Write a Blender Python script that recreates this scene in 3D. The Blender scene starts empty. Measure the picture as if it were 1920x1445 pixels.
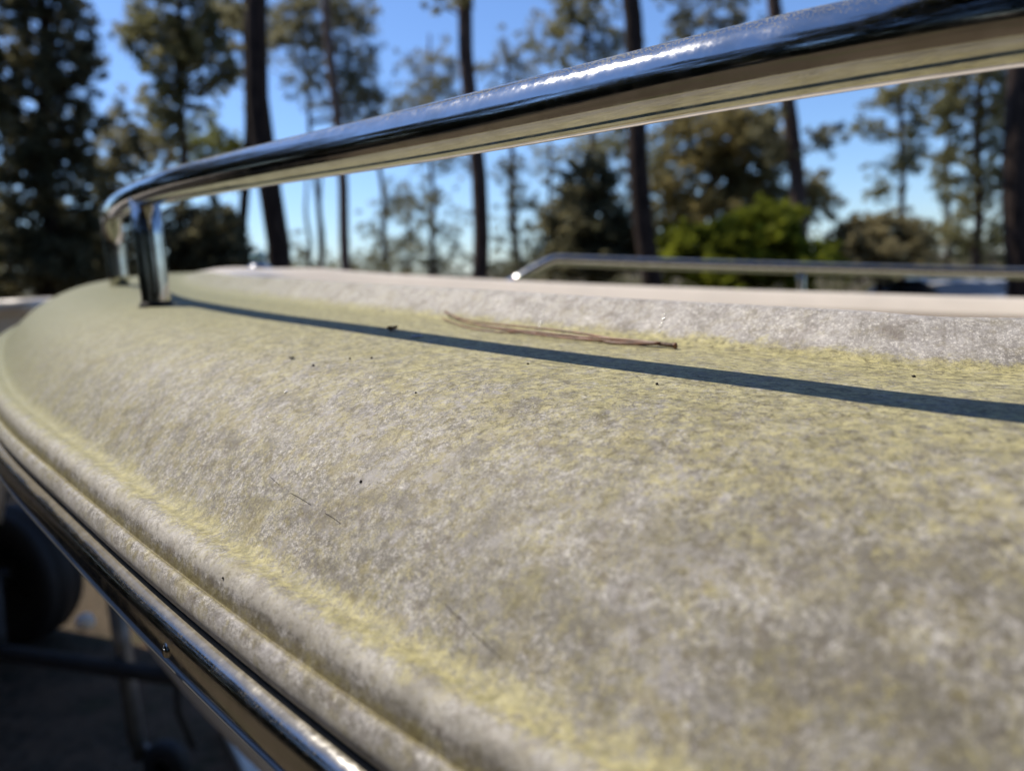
import bpy, math, random
import numpy as np
from mathutils import Matrix, Vector
random.seed(7); RNG = np.random.default_rng(7)
R = math.radians
S = bpy.context.scene; COL = S.collection
# ------------------------------------------------------------------ camera
F_PX, PW, PH = 1380., 1920., 1445.
PITCH, ROLL, HC = R(8.85), R(2.5), 1.8            # eye height above the ground
CAMLOC = Vector((0, 0, HC))
fwd = Vector((0, math.cos(PITCH), -math.sin(PITCH))); U0 = Vector((0, math.sin(PITCH), math.cos(PITCH))); X0 = Vector((1, 0, 0))
right = X0*math.cos(ROLL) - U0*math.sin(ROLL); up = X0*math.sin(ROLL) + U0*math.cos(ROLL)
cd = bpy.data.cameras.new('camera'); cam = bpy.data.objects.new('camera', cd); COL.objects.link(cam)
cam.matrix_world = Matrix.Translation(CAMLOC) @ Matrix((right, up, -fwd)).transposed().to_4x4()
cd.sensor_width = 36; cd.lens = 36*F_PX/PW; cd.clip_start = .01; cd.clip_end = 2000
cd.dof.use_dof = True; cd.dof.focus_distance = .28; cd.dof.aperture_fstop = cd.lens/3.7
S.camera = cam
# ------------------------------------------------------------------ light
SUNV = Vector((-.60, .31, 1.0)).normalized()      # towards the sun
SUN_EL = math.asin(SUNV.z); SUN_AZ = math.atan2(SUNV.x, SUNV.y)
w = bpy.data.worlds.new('World'); S.world = w; w.use_nodes = True
nt = w.node_tree; nt.nodes.clear()
sky = nt.nodes.new('ShaderNodeTexSky'); sky.sky_type = 'NISHITA'; sky.sun_disc = False
sky.sun_elevation = SUN_EL; sky.sun_rotation = SUN_AZ; sky.air_density = 1.0; sky.dust_density = .3; sky.ozone_density = 2.2
bg = nt.nodes.new('ShaderNodeBackground'); bg.inputs[1].default_value = .10
wo = nt.nodes.new('ShaderNodeOutputWorld'); tn = nt.nodes.new('ShaderNodeMix'); tn.data_type = 'RGBA'; tn.blend_type = 'MULTIPLY'; tn.inputs[0].default_value = 1; tn.inputs[7].default_value = (.86, 1.05, 1.36, 1)
nt.links.new(sky.outputs[0], tn.inputs[6]); nt.links.new(tn.outputs[2], bg.inputs[0]); nt.links.new(bg.outputs[0], wo.inputs[0])
sd = bpy.data.lights.new('sun', 'SUN'); sd.energy = 4.6; sd.angle = R(.5); sd.color = (1, .92, .79)
so = bpy.data.objects.new('sun', sd); COL.objects.link(so); so.rotation_euler = SUNV.to_track_quat('Z', 'Y').to_euler(); so.location = (0, 0, 30)
S.view_settings.view_transform = 'Standard'; S.view_settings.look = 'None'; S.view_settings.exposure = .30; S.view_settings.gamma = 1
S.view_settings.use_curve_mapping = False

# ------------------------------------------------------------------ helpers
def at(px, py, Y):
    """point in the world seen at photo pixel (px,py) at forward distance Y"""
    xr = (px-PW/2)/F_PX; ur = (PH/2-py)/F_PX
    d = fwd + right*xr + up*ur
    return CAMLOC + d*(Y/d.y)
def mesh(name, V, Fc, mat, parent=None, smooth=True, uv=None, mats=None, fm=None):
    me = bpy.data.meshes.new(name)
    if isinstance(Fc, np.ndarray):
        k = Fc.shape[1]; n = len(Fc)
        me.vertices.add(len(V)); me.vertices.foreach_set('co', np.asarray(V, dtype=np.float32).ravel())
        me.loops.add(n*k); me.loops.foreach_set('vertex_index', Fc.astype(np.int32).ravel())
        me.polygons.add(n); me.polygons.foreach_set('loop_start', np.arange(0, n*k, k, dtype=np.int32))
        me.update(calc_edges=True)
    else:
        me.from_pydata([tuple(v) for v in V], [], Fc)
    if uv is not None:
        l = me.uv_layers.new(name='UVMap'); vi = np.empty(len(me.loops), dtype=np.int32); me.loops.foreach_get('vertex_index', vi)
        l.data.foreach_set('uv', np.asarray(uv, dtype=np.float32)[vi].ravel())
    me.validate(); me.update()
    if smooth: me.polygons.foreach_set('use_smooth', [True]*len(me.polygons))
    for m_ in (mats or [mat]): me.materials.append(m_)
    if fm is not None: me.polygons.foreach_set('material_index', np.asarray(fm, dtype=np.int32))
    o = bpy.data.objects.new(name, me); COL.objects.link(o)
    if parent: o.parent = parent
    return o
def tag(o, label=None, cat=None, group=None, kind=None):
    for k, v in (('label', label), ('category', cat), ('group', group), ('kind', kind)):
        if v: o[k] = v
    return o
def empty(name, loc, label, cat, group=None):
    o = bpy.data.objects.new(name, None); o.location = loc; COL.objects.link(o); o.empty_display_size = .1
    bpy.context.view_layer.update()
    return tag(o, label, cat, group)
def keep(o, parent):                                # parent without moving (parts have identity transforms)
    o.parent = parent
    o.matrix_parent_inverse = Matrix.Translation(-parent.location) if parent.type == 'EMPTY' else Matrix.Identity(4)
    return o
class MB:
    def __init__(s): s.v = []; s.f = []; s.m = []
    def add(s, V, Fc, mi=0):
        b = len(s.v); s.v += [tuple(v) for v in V]; s.f += [tuple(b+i for i in f) for f in Fc]; s.m += [mi]*len(Fc)
    def box(s, c, h, rot=None, mi=0):
        V = [Vector((x*h[0], y*h[1], z*h[2])) for x in (-1, 1) for y in (-1, 1) for z in (-1, 1)]
        if rot is not None: V = [rot @ v for v in V]
        s.add([v+Vector(c) for v in V], [(0, 1, 3, 2), (4, 6, 7, 5), (0, 4, 5, 1), (2, 3, 7, 6), (0, 2, 6, 4), (1, 5, 7, 3)], mi)
    def tube(s, P, r, n=12, cap=True, mi=0, sq=None):
        P = [Vector(p) for p in P]; k = len(P); rr = r if hasattr(r, '__len__') else [r]*k
        T = [(P[min(i+1, k-1)]-P[max(i-1, 0)]).normalized() for i in range(k)]
        a = T[0].orthogonal().normalized() if abs(T[0].z) > .9 else T[0].cross(Vector((0, 0, 1))).normalized()
        V = []
        for i in range(k):
            a = (a - T[i]*a.dot(T[i])).normalized(); b = T[i].cross(a)
            for j in range(n):
                t = 2*math.pi*j/n; V.append(P[i]+(a*math.cos(t)+b*math.sin(t))*rr[i])
        Fc = [(i*n+j, i*n+(j+1) % n, (i+1)*n+(j+1) % n, (i+1)*n+j) for i in range(k-1) for j in range(n)]
        if cap: Fc += [tuple(range(n))[::-1], tuple((k-1)*n+j for j in range(n))]
        s.add(V, Fc, mi)
    def lathe(s, c, axis, prof, n=24, mi=0):       # prof: (radius, along)
        ax = Vector(axis).normalized(); a = ax.orthogonal().normalized(); b = ax.cross(a); V = []
        for r_, h in prof:
            for j in range(n):
                t = 2*math.pi*j/n; V.append(Vector(c)+ax*h+(a*math.cos(t)+b*math.sin(t))*r_)
        k = len(prof)
        s.add(V, [(i*n+j, i*n+(j+1) % n, (i+1)*n+(j+1) % n, (i+1)*n+j) for i in range(k-1) for j in range(n)], mi)
    def build(s, name, mat, parent=None, smooth=True, mats=None):
        o = mesh(name, s.v, s.f, mat, None, smooth, mats=mats, fm=s.m if mats else None)
        if parent: keep(o, parent)
        return o
def spl(P, n=12):
    P = np.asarray(P, float); P = np.vstack([2*P[0]-P[1], P, 2*P[-1]-P[-2]]); o = []
    for i in range(1, len(P)-2):
        for k in range(n):
            t = k/n; a, b, c, d = P[i-1:i+3]
            o.append(.5*(2*b+(c-a)*t+(2*a-5*b+4*c-d)*t*t+(3*b-a-3*c+d)*t**3))
    o.append(P[-2]); return np.array(o)
# ------------------------------------------------------------------ materials
class N:
    def __init__(s, name):
        s.m = bpy.data.materials.new(name); s.m.use_nodes = True; s.t = s.m.node_tree; s.b = s.t.nodes['Principled BSDF']
        s.out = s.t.nodes['Material Output']; s.tc = s.t.nodes.new('ShaderNodeTexCoord')
    def L(s, a, b): s.t.links.new(a, b)
    def noise(s, scale, detail=4, rough=.55, vec=None, dist=0, out=0, lac=2.):
        n = s.t.nodes.new('ShaderNodeTexNoise'); n.inputs['Scale'].default_value = scale; n.inputs['Detail'].default_value = detail
        n.inputs['Roughness'].default_value = rough; n.inputs['Distortion'].default_value = dist; n.inputs['Lacunarity'].default_value = lac
        s.L(vec or s.tc.outputs['Object'], n.inputs['Vector']); return n.outputs[out]
    def vor(s, scale, vec=None, feat='F1', out='Distance'):
        n = s.t.nodes.new('ShaderNodeTexVoronoi'); n.feature = feat; n.inputs['Scale'].default_value = scale
        s.L(vec or s.tc.outputs['Object'], n.inputs['Vector']); return n.outputs[out]
    def ramp(s, fac, lo, hi, a=0., b=1., smooth=True):
        n = s.t.nodes.new('ShaderNodeMapRange'); n.interpolation_type = 'SMOOTHSTEP' if smooth else 'LINEAR'
        s._set(n.inputs[0], fac)
        for i, v in enumerate((lo, hi, a, b)): s._set(n.inputs[i+1], v)
        return n.outputs[0]
    def _set(s, inp, v):
        if isinstance(v, bpy.types.NodeSocket): s.L(v, inp)
        elif hasattr(v, '__len__') and len(v) == 3 and inp.type == 'RGBA': inp.default_value = (*v, 1)
        else: inp.default_value = v
    def math(s, op, a, b=0., clamp=False):
        n = s.t.nodes.new('ShaderNodeMath'); n.operation = op; n.use_clamp = clamp; s._set(n.inputs[0], a); s._set(n.inputs[1], b); return n.outputs[0]
    def mix(s, fac, a, b, mode='MIX'):
        n = s.t.nodes.new('ShaderNodeMix'); n.data_type = 'RGBA'; n.blend_type = mode
        s._set(n.inputs[0], fac); s._set(n.inputs[6], a); s._set(n.inputs[7], b); return n.outputs[2]
    def curve(s, fac, pts):                           # piecewise scalar ramp of a 0..1 value
        n = s.t.nodes.new('ShaderNodeValToRGB'); s.L(fac, n.inputs[0]); cr = n.color_ramp
        while len(cr.elements) < len(pts): cr.elements.new(.5)
        for e, (p, v) in zip(cr.elements, pts): e.position = p; e.color = (v, v, v, 1)
        return n.outputs[0]
    def scale(s, vec, v):
        n = s.t.nodes.new('ShaderNodeMapping'); n.inputs['Scale'].default_value = v; s.L(vec, n.inputs['Vector']); return n.outputs[0]
    def bump(s, h, strength, dist):
        n = s.t.nodes.new('ShaderNodeBump'); n.inputs['Strength'].default_value = strength; n.inputs['Distance'].default_value = dist
        s.L(h, n.inputs['Height']); s.L(n.outputs[0], s.b.inputs['Normal']); return n
    def set(s, **k):
        for a, v in k.items(): s._set(s.b.inputs[{'col': 'Base Color', 'rough': 'Roughness', 'metal': 'Metallic', 'spec': 'Specular IOR Level', 'trans': 'Transmission Weight', 'coat': 'Coat Weight', 'coatr': 'Coat Roughness', 'ior': 'IOR'}[a]], v)
        return s.m
def simple(name, col, rough=.6, metal=0., var=.15, scale=20., **k):
    n = N(name); f = n.noise(scale, 4); c = n.mix(n.ramp(f, .3, .7), tuple(x*(1-var) for x in col), tuple(min(1, x*(1+var)) for x in col))
    return n.set(col=c, rough=rough, metal=metal, **k)

def spl2(P, n): return [tuple(p) for p in spl(P, n)]
DP = spl2([(.0190, -.0815), (.0164, -.0795), (.0146, -.0750), (.0151, -.0708), (.0168, -.0680), (.0186, -.0674), (.0200, -.0686)], 4)[:-1] + \
     spl2([(.0200, -.0686), (.0206, -.0656), (.0217, -.0612), (.0233, -.0584), (.0260, -.0567), (.0290, -.0563), (.0318, -.0567), (.0345, -.0564), (.0380, -.0540), (.0445, -.0470), (.0535, -.0375), (.0645, -.0278), (.0790, -.0185), (.0960, -.0105), (.1180, -.0042),
           (.1560, .0), (.1850, .0006), (.2150, .0), (.2400, .0), (.2500, .0012), (.2570, .0045), (.2650, .0100), (.2730, .0160), (.2775, .0187), (.2810, .0195)], 4)
_A = np.concatenate([[0], np.cumsum(np.linalg.norm(np.diff(np.array(DP), axis=0), axis=1))]); UMAX = float(_A[-1])
def pf(u, z):                                         # arc fraction of a profile point
    return float(_A[np.argmin(np.linalg.norm(np.array(DP)-(u, z), axis=1))]/UMAX)
def deck_material():
    n = N('weathered_gelcoat'); sep = n.t.nodes.new('ShaderNodeSeparateXYZ'); n.L(n.tc.outputs['UV'], sep.inputs[0])
    pg, pb, pl, pr, pc1 = pf(.0200, -.0686), pf(.0217, -.0612), pf(.0318, -.0567), pf(.156, 0), pf(.25, .0012)
    s_, u_ = sep.outputs[0], sep.outputs[1]
    uu = n.math('DIVIDE', u_, UMAX)
    wob = n.math('MULTIPLY', n.math('MULTIPLY', n.math('SUBTRACT', n.noise(55, 4), .5), .055), n.ramp(uu, pg, pl+.03, .22, 1.))
    uw = n.math('ADD', uu, wob)
    big = n.noise(13, 4, .6); mid = n.noise(84, 7, .74); fine = n.noise(560, 6, .78); grain = n.noise(1700, 3, .8)
    st = n.noise(60, 5, .7, vec=n.scale(n.tc.outputs['UV'], (1.0, .28, 1)))            # rain streaks run down the slope
    spk = n.math('ADD', n.math('MULTIPLY', fine, .55), n.math('MULTIPLY', grain, .45))
    ctr = n.curve(uw, [(0, 1), (pc1, 1), (pc1+.03, .35)])
    # grey chalked gelcoat, stippled
    base = n.mix(n.ramp(mid, .30, .70), (.24, .225, .215), (.45, .43, .42))
    base = n.mix(n.math('MULTIPLY', n.ramp(n.noise(34, 6, .7), .45, .7), .7), base, (.54, .515, .505))
    base = n.mix(n.math('MULTIPLY', n.ramp(spk, .40, .52, 1., 0.), ctr), base, n.mix(.74, base, (.06, .05, .035)))
    base = n.mix(n.math('MULTIPLY', n.ramp(spk, .515, .575), .85), base, (.84, .80, .76))
    br = n.math('MULTIPLY', n.ramp(n.noise(36, 6, .75), .52, .68), n.ramp(fine, .30, .60))
    base = n.mix(n.math('MULTIPLY', br, .72), base, (.115, .085, .065))
    base = n.mix(n.math('MULTIPLY', n.ramp(st, .50, .72), .42), base, (.15, .125, .095))
    st2 = n.noise(240, 5, .75, vec=n.scale(n.tc.outputs['UV'], (1.0, .20, 1))); st3 = n.noise(170, 5, .75, vec=n.scale(n.tc.outputs['UV'], (.25, 1.0, 1)))
    base = n.mix(n.math('MULTIPLY', n.math('MULTIPLY', n.ramp(st2, .52, .64), n.curve(uu, [(0, .4), (pl, .5), (pl+.08, 1.), (pr-.1, .9), (pr, .1), (pc1, .1), (pc1+.05, .7)])), .5), base, (.13, .11, .08))
    flat_dark = n.math('MULTIPLY', n.ramp(st3, .51, .62), n.curve(uu, [(.35, 0), (pr, .8), (pc1-.02, .9), (pc1+.01, .1)]))
    bc = n.t.nodes.new('ShaderNodeSeparateColor'); n.L(n.noise(150, 5, .74, out=1), bc.inputs[0])
    bc2 = n.t.nodes.new('ShaderNodeSeparateColor'); n.L(n.noise(56, 6, .72, vec=n.scale(n.tc.outputs['Object'], (1, 1, 1.5)), out=1), bc2.inputs[0])
    for so_, lo, hi, am, cc in ((bc.outputs[0], .52, .63, .38, (.46, .39, .14)), (bc.outputs[1], .54, .64, .6, (.14, .11, .095)), (bc2.outputs[0], .52, .63, .5, (.45, .43, .45)), (bc2.outputs[1], .52, .62, .5, (.33, .28, .13)), (bc2.outputs[2], .52, .62, .55, (.135, .12, .105))):
        base = n.mix(n.math('MULTIPLY', n.math('MULTIPLY', n.ramp(so_, lo, hi), am), ctr), base, cc)
    bead = n.curve(uu, [(0, .8), (pg-.04, 1.), (pg-.015, 0), (pg+.02, 0), (pb, 1.), (pl-.03, .8), (pl-.012, 0)])
    base = n.mix(n.math('MULTIPLY', bead, n.ramp(mid, .3, .6, .3, .8)), base, (.60, .565, .51))
    aft_shade = n.math('MULTIPLY', n.ramp(s_, .22, -.20), n.ramp(n.noise(48, 5, .7), .40, .62, .15, 1.))  # patchy dark tint towards the stern, painted in for the dimmer light there
    base = n.mix(n.math('MULTIPLY', n.math('MULTIPLY', aft_shade, ctr), .74), base, (.15, .137, .112))
    up_ = n.curve(uu, [(0, .7), (pl+.05, 1.), (pr, .8), (pc1, .5), (pc1+.04, 0.)])
    # where pollen settles: ledge above the bead, the groove, the flat deck top
    pos = n.curve(uw, [(.0, .02), (pg-.012, .12), (pg-.004, .7), (pg+.014, .5), (pb-.01, .05), (pl-.026, .35), (pl-.004, .80), (pl+.010, .82), (pl+.032, .50), (.26, .46), (.34, .54), (.45, .68), (pr-.02, .80), (.72, .80), (pc1-.02, .84), (pc1+.008, .95), (pc1+.045, .10)])
    greenside = n.ramp(s_, .05, .75)                     # towards the bow the film is thicker and greener
    pos2 = n.math('ADD', pos, n.math('MULTIPLY', greenside, .36))
    fl = n.noise(330, 6, .80, dist=.25)
    film = n.math('ADD', n.math('ADD', n.math('MULTIPLY', fl, .40), n.math('MULTIPLY', mid, .27)), n.math('MULTIPLY', grain, .33))
    thr = n.math('SUBTRACT', .652, n.math('MULTIPLY', pos2, .235))
    pol = n.ramp(n.math('SUBTRACT', film, thr), -.05, .06)
    pc = n.mix(n.ramp(n.noise(210, 6, .78), .38, .62), (.29, .265, .115), (.56, .50, .23))
    pc = n.mix(n.math('MULTIPLY', greenside, .65), pc, (.235, .245, .125))
    pc = n.mix(n.math('MULTIPLY', n.ramp(grain, .46, .34), .55), pc, (.16, .15, .06))
    col = n.mix(n.math('MULTIPLY', pol, n.curve(uw, [(0, .7), (pl, .82), (pl+.04, .66), (pr, .80), (pc1, .9), (pc1+.03, .6)])), base, pc)
    # dark algae in crevices of the film
    alg = n.math('MULTIPLY', n.ramp(n.noise(300, 6, .84, dist=.5), .51, .59), n.curve(uw, [(0, .35), (pg-.02, .35), (pg, .95), (pg+.02, .5), (pl, .4), (.35, .75), (pr, .85), (pc1, .85), (pc1+.04, .25)]))
    col = n.mix(n.math('MULTIPLY', alg, .84), col, (.07, .056, .030))
    col = n.mix(n.math('MULTIPLY', flat_dark, .62), col, (.10, .085, .05))
    col = n.mix(n.math('MULTIPLY', n.math('MULTIPLY', greenside, n.ramp(s_, .45, 1.0, .55, 1.)), .68), col, (.155, .165, .095))
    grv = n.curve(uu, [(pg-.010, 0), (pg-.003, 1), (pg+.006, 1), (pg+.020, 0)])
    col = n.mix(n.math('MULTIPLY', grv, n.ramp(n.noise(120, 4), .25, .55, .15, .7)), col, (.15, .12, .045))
    col = n.mix(n.math('MULTIPLY', up_, .16), col, (.10, .10, .06))
    n.set(col=col, rough=n.ramp(fine, .3, .7, .5, .85), spec=.28)
    h = n.math('ADD', n.math('MULTIPLY', fine, .7), n.math('MULTIPLY', grain, .55))
    h = n.math('ADD', h, n.math('MULTIPLY', pol, .5))
    n.bump(h, .24, .0004)
    return n.m
def steel(name, dust=.5, top=(.42, .39, .29), rough=.05, flange=0., k=1.):
    n = N(name); g = n.t.nodes.new('ShaderNodeNewGeometry'); sep = n.t.nodes.new('ShaderNodeSeparateXYZ'); n.L(g.outputs['Normal'], sep.inputs[0])
    upf = n.ramp(sep.outputs[2], .1, 1., .0, 1.)
    sp = n.noise(1300, 3, .7); sm = n.noise(28, 4, .6)
    d = n.math('MULTIPLY', n.ramp(n.math('ADD', sp, n.math('MULTIPLY', n.math('SUBTRACT', upf, .5), .22)), .565, .68), n.ramp(sm, .3, .65, .35, 1.))
    d = n.math('MULTIPLY', d, dust, True)
    if flange: d = n.math('MAXIMUM', d, n.math('MULTIPLY', n.ramp(n.math('ADD', sep.outputs[2], n.math('MULTIPLY', n.math('SUBTRACT', sm, .5), .3)), .72, .9), flange))
    bs = n.t.nodes.new('ShaderNodeBsdfDiffuse'); n._set(bs.inputs[0], n.mix(n.noise(300, 2), top, (.3, .27, .2)))
    mx = n.t.nodes.new('ShaderNodeMixShader'); n.L(d, mx.inputs[0]); n.L(n.b.outputs[0], mx.inputs[1]); n.L(bs.outputs[0], mx.inputs[2]); n.L(mx.outputs[0], n.out.inputs[0])
    n.set(col=n.mix(n.ramp(n.noise(60, 4), .4, .7), (.60*k, .59*k, .58*k), (.50*k, .485*k, .465*k)), metal=1., rough=n.ramp(n.noise(160, 6, .75), .35, .75, rough, rough+.16))
    n.bump(n.noise(18, 3), .06, .002)
    return n.m
M = {}
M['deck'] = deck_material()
M['steel'] = steel('dusty_stainless', .9, k=.9)
M['steel2'] = steel('rub_rail_stainless', .55, (.15, .13, .105), .11, .62, .6)
M['liner'] = simple('white_liner_gelcoat', (.76, .68, .58), .35, var=.05, scale=9)
M['hull'] = simple('white_hull_gelcoat', (.70, .70, .70), .25, var=.06, scale=6)
M['rubber'] = simple('black_rubber', (.018, .017, .017), .7, var=.3, scale=60)
M['seal'] = simple('black_sealant', (.012, .011, .009), .8)
M['galv'] = simple('galvanised_steel', (.22, .22, .22), .45, .6, .3, 15)
M['black_paint'] = simple('black_trailer_paint', (.02, .019, .018), .8, .0, .3, 15)
M['carpet'] = simple('charcoal_carpet', (.05, .05, .055), .95)
M['white_wood'] = simple('white_painted_board', (.72, .69, .6), .6, var=.12, scale=14)
M['lens'] = simple('green_red_lens', (.25, .4, .45), .1)

# ------------------------------------------------------------------ boat curves (edge of the rub rail, boat seen from above)
EDGE = [(4.0, -1.56, -.135), (2.8, -1.19, -.115), (1.7, -.74, -.09), (.9002, -.3295, -.0634), (.399, -.0634, -.0536), (.1047, .0542, -.0486), (.02, .0954, -.0469), (-.0507, .1581, -.0433),
        (-.1379, .2442, -.038), (-.2344, .3447, -.0308), (-.399, .526, -.0205), (-.580, .776, -.0098), (-.697, .968, .0031), (-.772, 1.16, .0145), (-.796, 1.36, .0215),
        (-.758, 1.56, .0215), (-.635, 1.715, .013), (-.44, 1.80, .002), (-.2, 1.825, -.021), (.15, 1.835, -.052), (.6, 1.82, -.086), (1.1, 1.78, -.120), (1.9, 1.66, -.165), (3.1, 1.40, -.20), (4.4, 1.02, -.24)]
C3 = spl([(x, y, z) for x, y, z in EDGE], 60)
_a = np.concatenate([[0], np.cumsum(np.linalg.norm(np.diff(C3, axis=0), axis=1))]); _s = np.arange(0, _a[-1], .010)
C3 = np.stack([np.interp(_s, _a, C3[:, k]) for k in range(3)], 1)
_k = np.exp(-.5*(np.arange(-14, 15)/5.)**2); _k /= _k.sum()
def _sm(c):
    c = np.concatenate([2*c[0]-c[14:0:-1], c, 2*c[-1]-c[-2:-16:-1]]); return np.convolve(c, _k, 'valid')
C3 = np.stack([_sm(C3[:, k]) for k in range(3)], 1)
T2 = np.gradient(C3[:, :2], axis=0); T2 /= np.linalg.norm(T2, axis=1)[:, None]
NI = np.column_stack([T2[:, 1], -T2[:, 0]])           # towards the inside of the boat
ARC = np.concatenate([[0], np.cumsum(np.linalg.norm(np.diff(C3[:, :2], axis=0), axis=1))])
i0 = int(np.argmin(np.abs(C3[:, 0]+.0507)+np.abs(C3[:, 1]-.158))); ARC = ARC-ARC[i0]
def off(u, z, i=slice(None)):                          # a line parallel to the edge
    f = 1-.72*np.clip((ARC-.92)/.35, 0, 1)*np.clip((2.05-ARC)/.35, 0, 1) if (u > .25 and z > .0012) else 1.
    P = np.column_stack([C3[:, :2]+NI*u, C3[:, 2]+(.0012+(z-.0012)*f if u > .25 else z)+HC]); return P[i]
def sheet(prof, cyclic=False):
    """sweep a (u,z) profile along the edge"""
    k = len(prof); V = np.stack([off(u, z) for u, z in prof], 1); ns = len(C3)
    pa = np.concatenate([[0], np.cumsum(np.linalg.norm(np.diff(np.array(prof), axis=0), axis=1))])
    uv = np.stack([np.column_stack([ARC, np.full(ns, a_)]) for a_ in pa], 1)
    idx = np.arange(ns*k).reshape(ns, k)
    if cyclic: nx = np.roll(idx, -1, 1)
    else: nx = idx[:, 1:]; 
    a = idx if cyclic else idx[:, :-1]
    Fq = np.stack([a[:-1], a[1:], nx[1:], nx[:-1]], -1).reshape(-1, 4)
    return V.reshape(-1, 3), Fq, uv.reshape(-1, 2)
sprof = spl2

boat = empty('motorboat', (1.6, .55, 0), 'white motorboat with a pollen covered side deck, steel rub rail and low bow rails', 'boat')
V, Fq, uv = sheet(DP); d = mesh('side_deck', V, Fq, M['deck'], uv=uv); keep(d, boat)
V, Fq, uv = sheet([(.0192, -.0815), (.0192, -.090), (.0192, -.102)]); keep(mesh('rail_backing', V, Fq, M['seal'], uv=uv), boat)
LP = sprof([(.2812, .0195), (.2850, .0190), (.2900, .0168), (.3000, .0105), (.3270, -.0095), (.3325, -.016), (.3340, -.026), (.338, -.09), (.340, -.16)], 4)
V, Fq, uv = sheet(LP); keep(mesh('cockpit_liner', V, Fq, M['liner'], uv=uv), boat)
# steel rub rail, black seal line
RP = sprof([(.0190, -.0822), (.0165, -.0823), (.0132, -.0836), (.0110, -.0862), (.0100, -.0905), (.0102, -.0950), (.0118, -.0985), (.0150, -.1000), (.0190, -.1000)], 4)
V, Fq, uv = sheet(RP); rub = keep(mesh('rub_rail', V, Fq, M['steel2'], uv=uv), boat)
V, Fq, uv = sheet(sprof([(.0190, -.1000), (.0135, -.1002), (.0116, -.1012), (.0122, -.1026), (.0190, -.1030)], 3)); keep(mesh('lower_rail_lip', V, Fq, M['galv'], uv=uv), boat)
sb = MB(); sb.tube([Vector(p) for p in off(.0180, -.0818)[::3]], .0007, 6); sb.build('seal_strip', M['seal'], boat)
def near_idx(x, y, lo=0, hi=None):
    hi = hi or len(C3); return lo+int(np.argmin((C3[lo:hi, 0]-x)**2+(C3[lo:hi, 1]-y)**2))
IB = near_idx(-.796, 1.36)
def edge_at_arc(a): return int(np.argmin(np.abs(ARC-a)))
scr = None
for k in range(-4, 13):
    i = edge_at_arc(.115+k*.32)
    if i < 5 or i > len(C3)-5: continue
    p = Vector(off(.0102, -.0925, i)); nrm = Vector((-NI[i, 0], -NI[i, 1], .25)).normalized()
    if scr is None:
        mb = MB(); mb.lathe((0, 0, 0), (0, 0, 1), [(.0030, -.002), (.0030, .0003), (.0026, .0008), (.0016, .0011), (.0005, .0012)], 16)
        mb.box((0, 0, .0010), (.0016, .0003, .0003)); mb.box((0, 0, .0010), (.0003, .0016, .0003))
        scr = mb.build('screw', M['steel2']); o = scr
    else:
        o = scr.copy(); COL.objects.link(o)
    o.parent = rub; o.location = p; o.rotation_euler = nrm.to_track_quat('Z', 'Y').to_euler()
# hull
B = np.array([-.796, 1.38]); DIR = np.array([.97, -.24]); DIR /= np.linalg.norm(DIR)
def spine(P):
    s = np.maximum((P-B)@DIR, 0)*.92+.25; return B+s[:, None]*DIR
P2 = C3[:, :2]+NI*.019; SP = spine(P2); lv = [(0, -.095), (.06, -.12), (.12, -.22), (.17, -.36), (.27, -.50), (.30, -.53), (.6, -.64), (1, -.72)]
V = np.stack([np.column_stack([P2*(1-k)+SP*k, C3[:, 2]*(1-k*.8)+z+HC]) for k, z in lv], 1); k = len(lv); idx = np.arange(len(C3)*k).reshape(-1, k)
Fq = np.stack([idx[:-1, :-1], idx[1:, :-1], idx[1:, 1:], idx[:-1, 1:]], -1).reshape(-1, 4)
keep(mesh('hull', V.reshape(-1, 3), Fq, M['hull']), boat)
# transom and cockpit sole
def capend(name, i, j, z0, z1, mat):
    a = C3[i]; b = C3[j]; V = []
    for q in range(9):
        t = q/8; x, y = a[:2]*(1-t)+b[:2]*t; z = a[2]*(1-t)+b[2]*t+HC; V += [(x, y, z+z0), (x, y, z+z1-.5*(1-abs(2*t-1))*(z1 < -.3))]
    keep(mesh(name, V, [(2*q, 2*q+2, 2*q+3, 2*q+1) for q in range(8)], mat, smooth=False), boat)
capend('transom', 0, len(C3)-1, -.02, -.42, M['hull'])
L1 = off(.340, -.16); nn = len(L1); ctr = []
V = [tuple(p) for p in L1]; V += [(*(spine(np.array([[p[0], p[1]]]))[0]), HC-.30-.04*max(p[0], 0)) for p in L1]
keep(mesh('cockpit_sole', V, [(i, i+1, nn+i+1, nn+i) for i in range(nn-1)], M['liner']), boat)

# ---- bow rails
def rail(path, legs, r=.0127, label=None):
    mb = MB(); mb.tube(path, r, 40); o = mb.build('bow_rail', M['steel'], boat)
    for top, base, rr in legs:
        m2 = MB(); m2.tube([base+(top-base)*t for t in (-.03, .0, .33, .66, 1)], rr, 28); l = m2.build('leg', M['steel']); l.parent = o
        m3 = MB(); m3.lathe(base, (top-base), [(rr, .0035), (rr+.001, .003), (rr+.002, .001), (rr+.003, -.002)], 28); g = m3.build('base_ring', M['seal']); g.parent = l
    return o
RU = .156
def hrail(i):
    t = np.clip((C3[i, 0]-.9)/(-1.63), -.5, 1); q = min(max((C3[i, 0]+.22)/.34, 0), 1); return .1085-.010*t+.0062*q*q*(3-2*q)
ie = near_idx(-.690, .955); ia = near_idx(.8, -.28)
def ru(i):
    q = min(max((C3[i, 1]-.62)/.36, 0), 1); return RU+.016*q*q*(3-2*q)
pts = [Vector(off(ru(i), hrail(i), i)) for i in range(ia, ie+1, 3)]
while (pts[-1]-Vector(off(ru(ie), hrail(ie), ie))).length < .01: pts.pop()
last = pts[-1]; dr = (last-pts[-4]).normalized(); bend = []
rb = .042
for q in range(1, 10):
    a = q/9*math.pi*.5; bend.append(last+dr*rb*math.sin(a)-Vector((0, 0, 1))*rb*(1-math.cos(a)))
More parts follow.
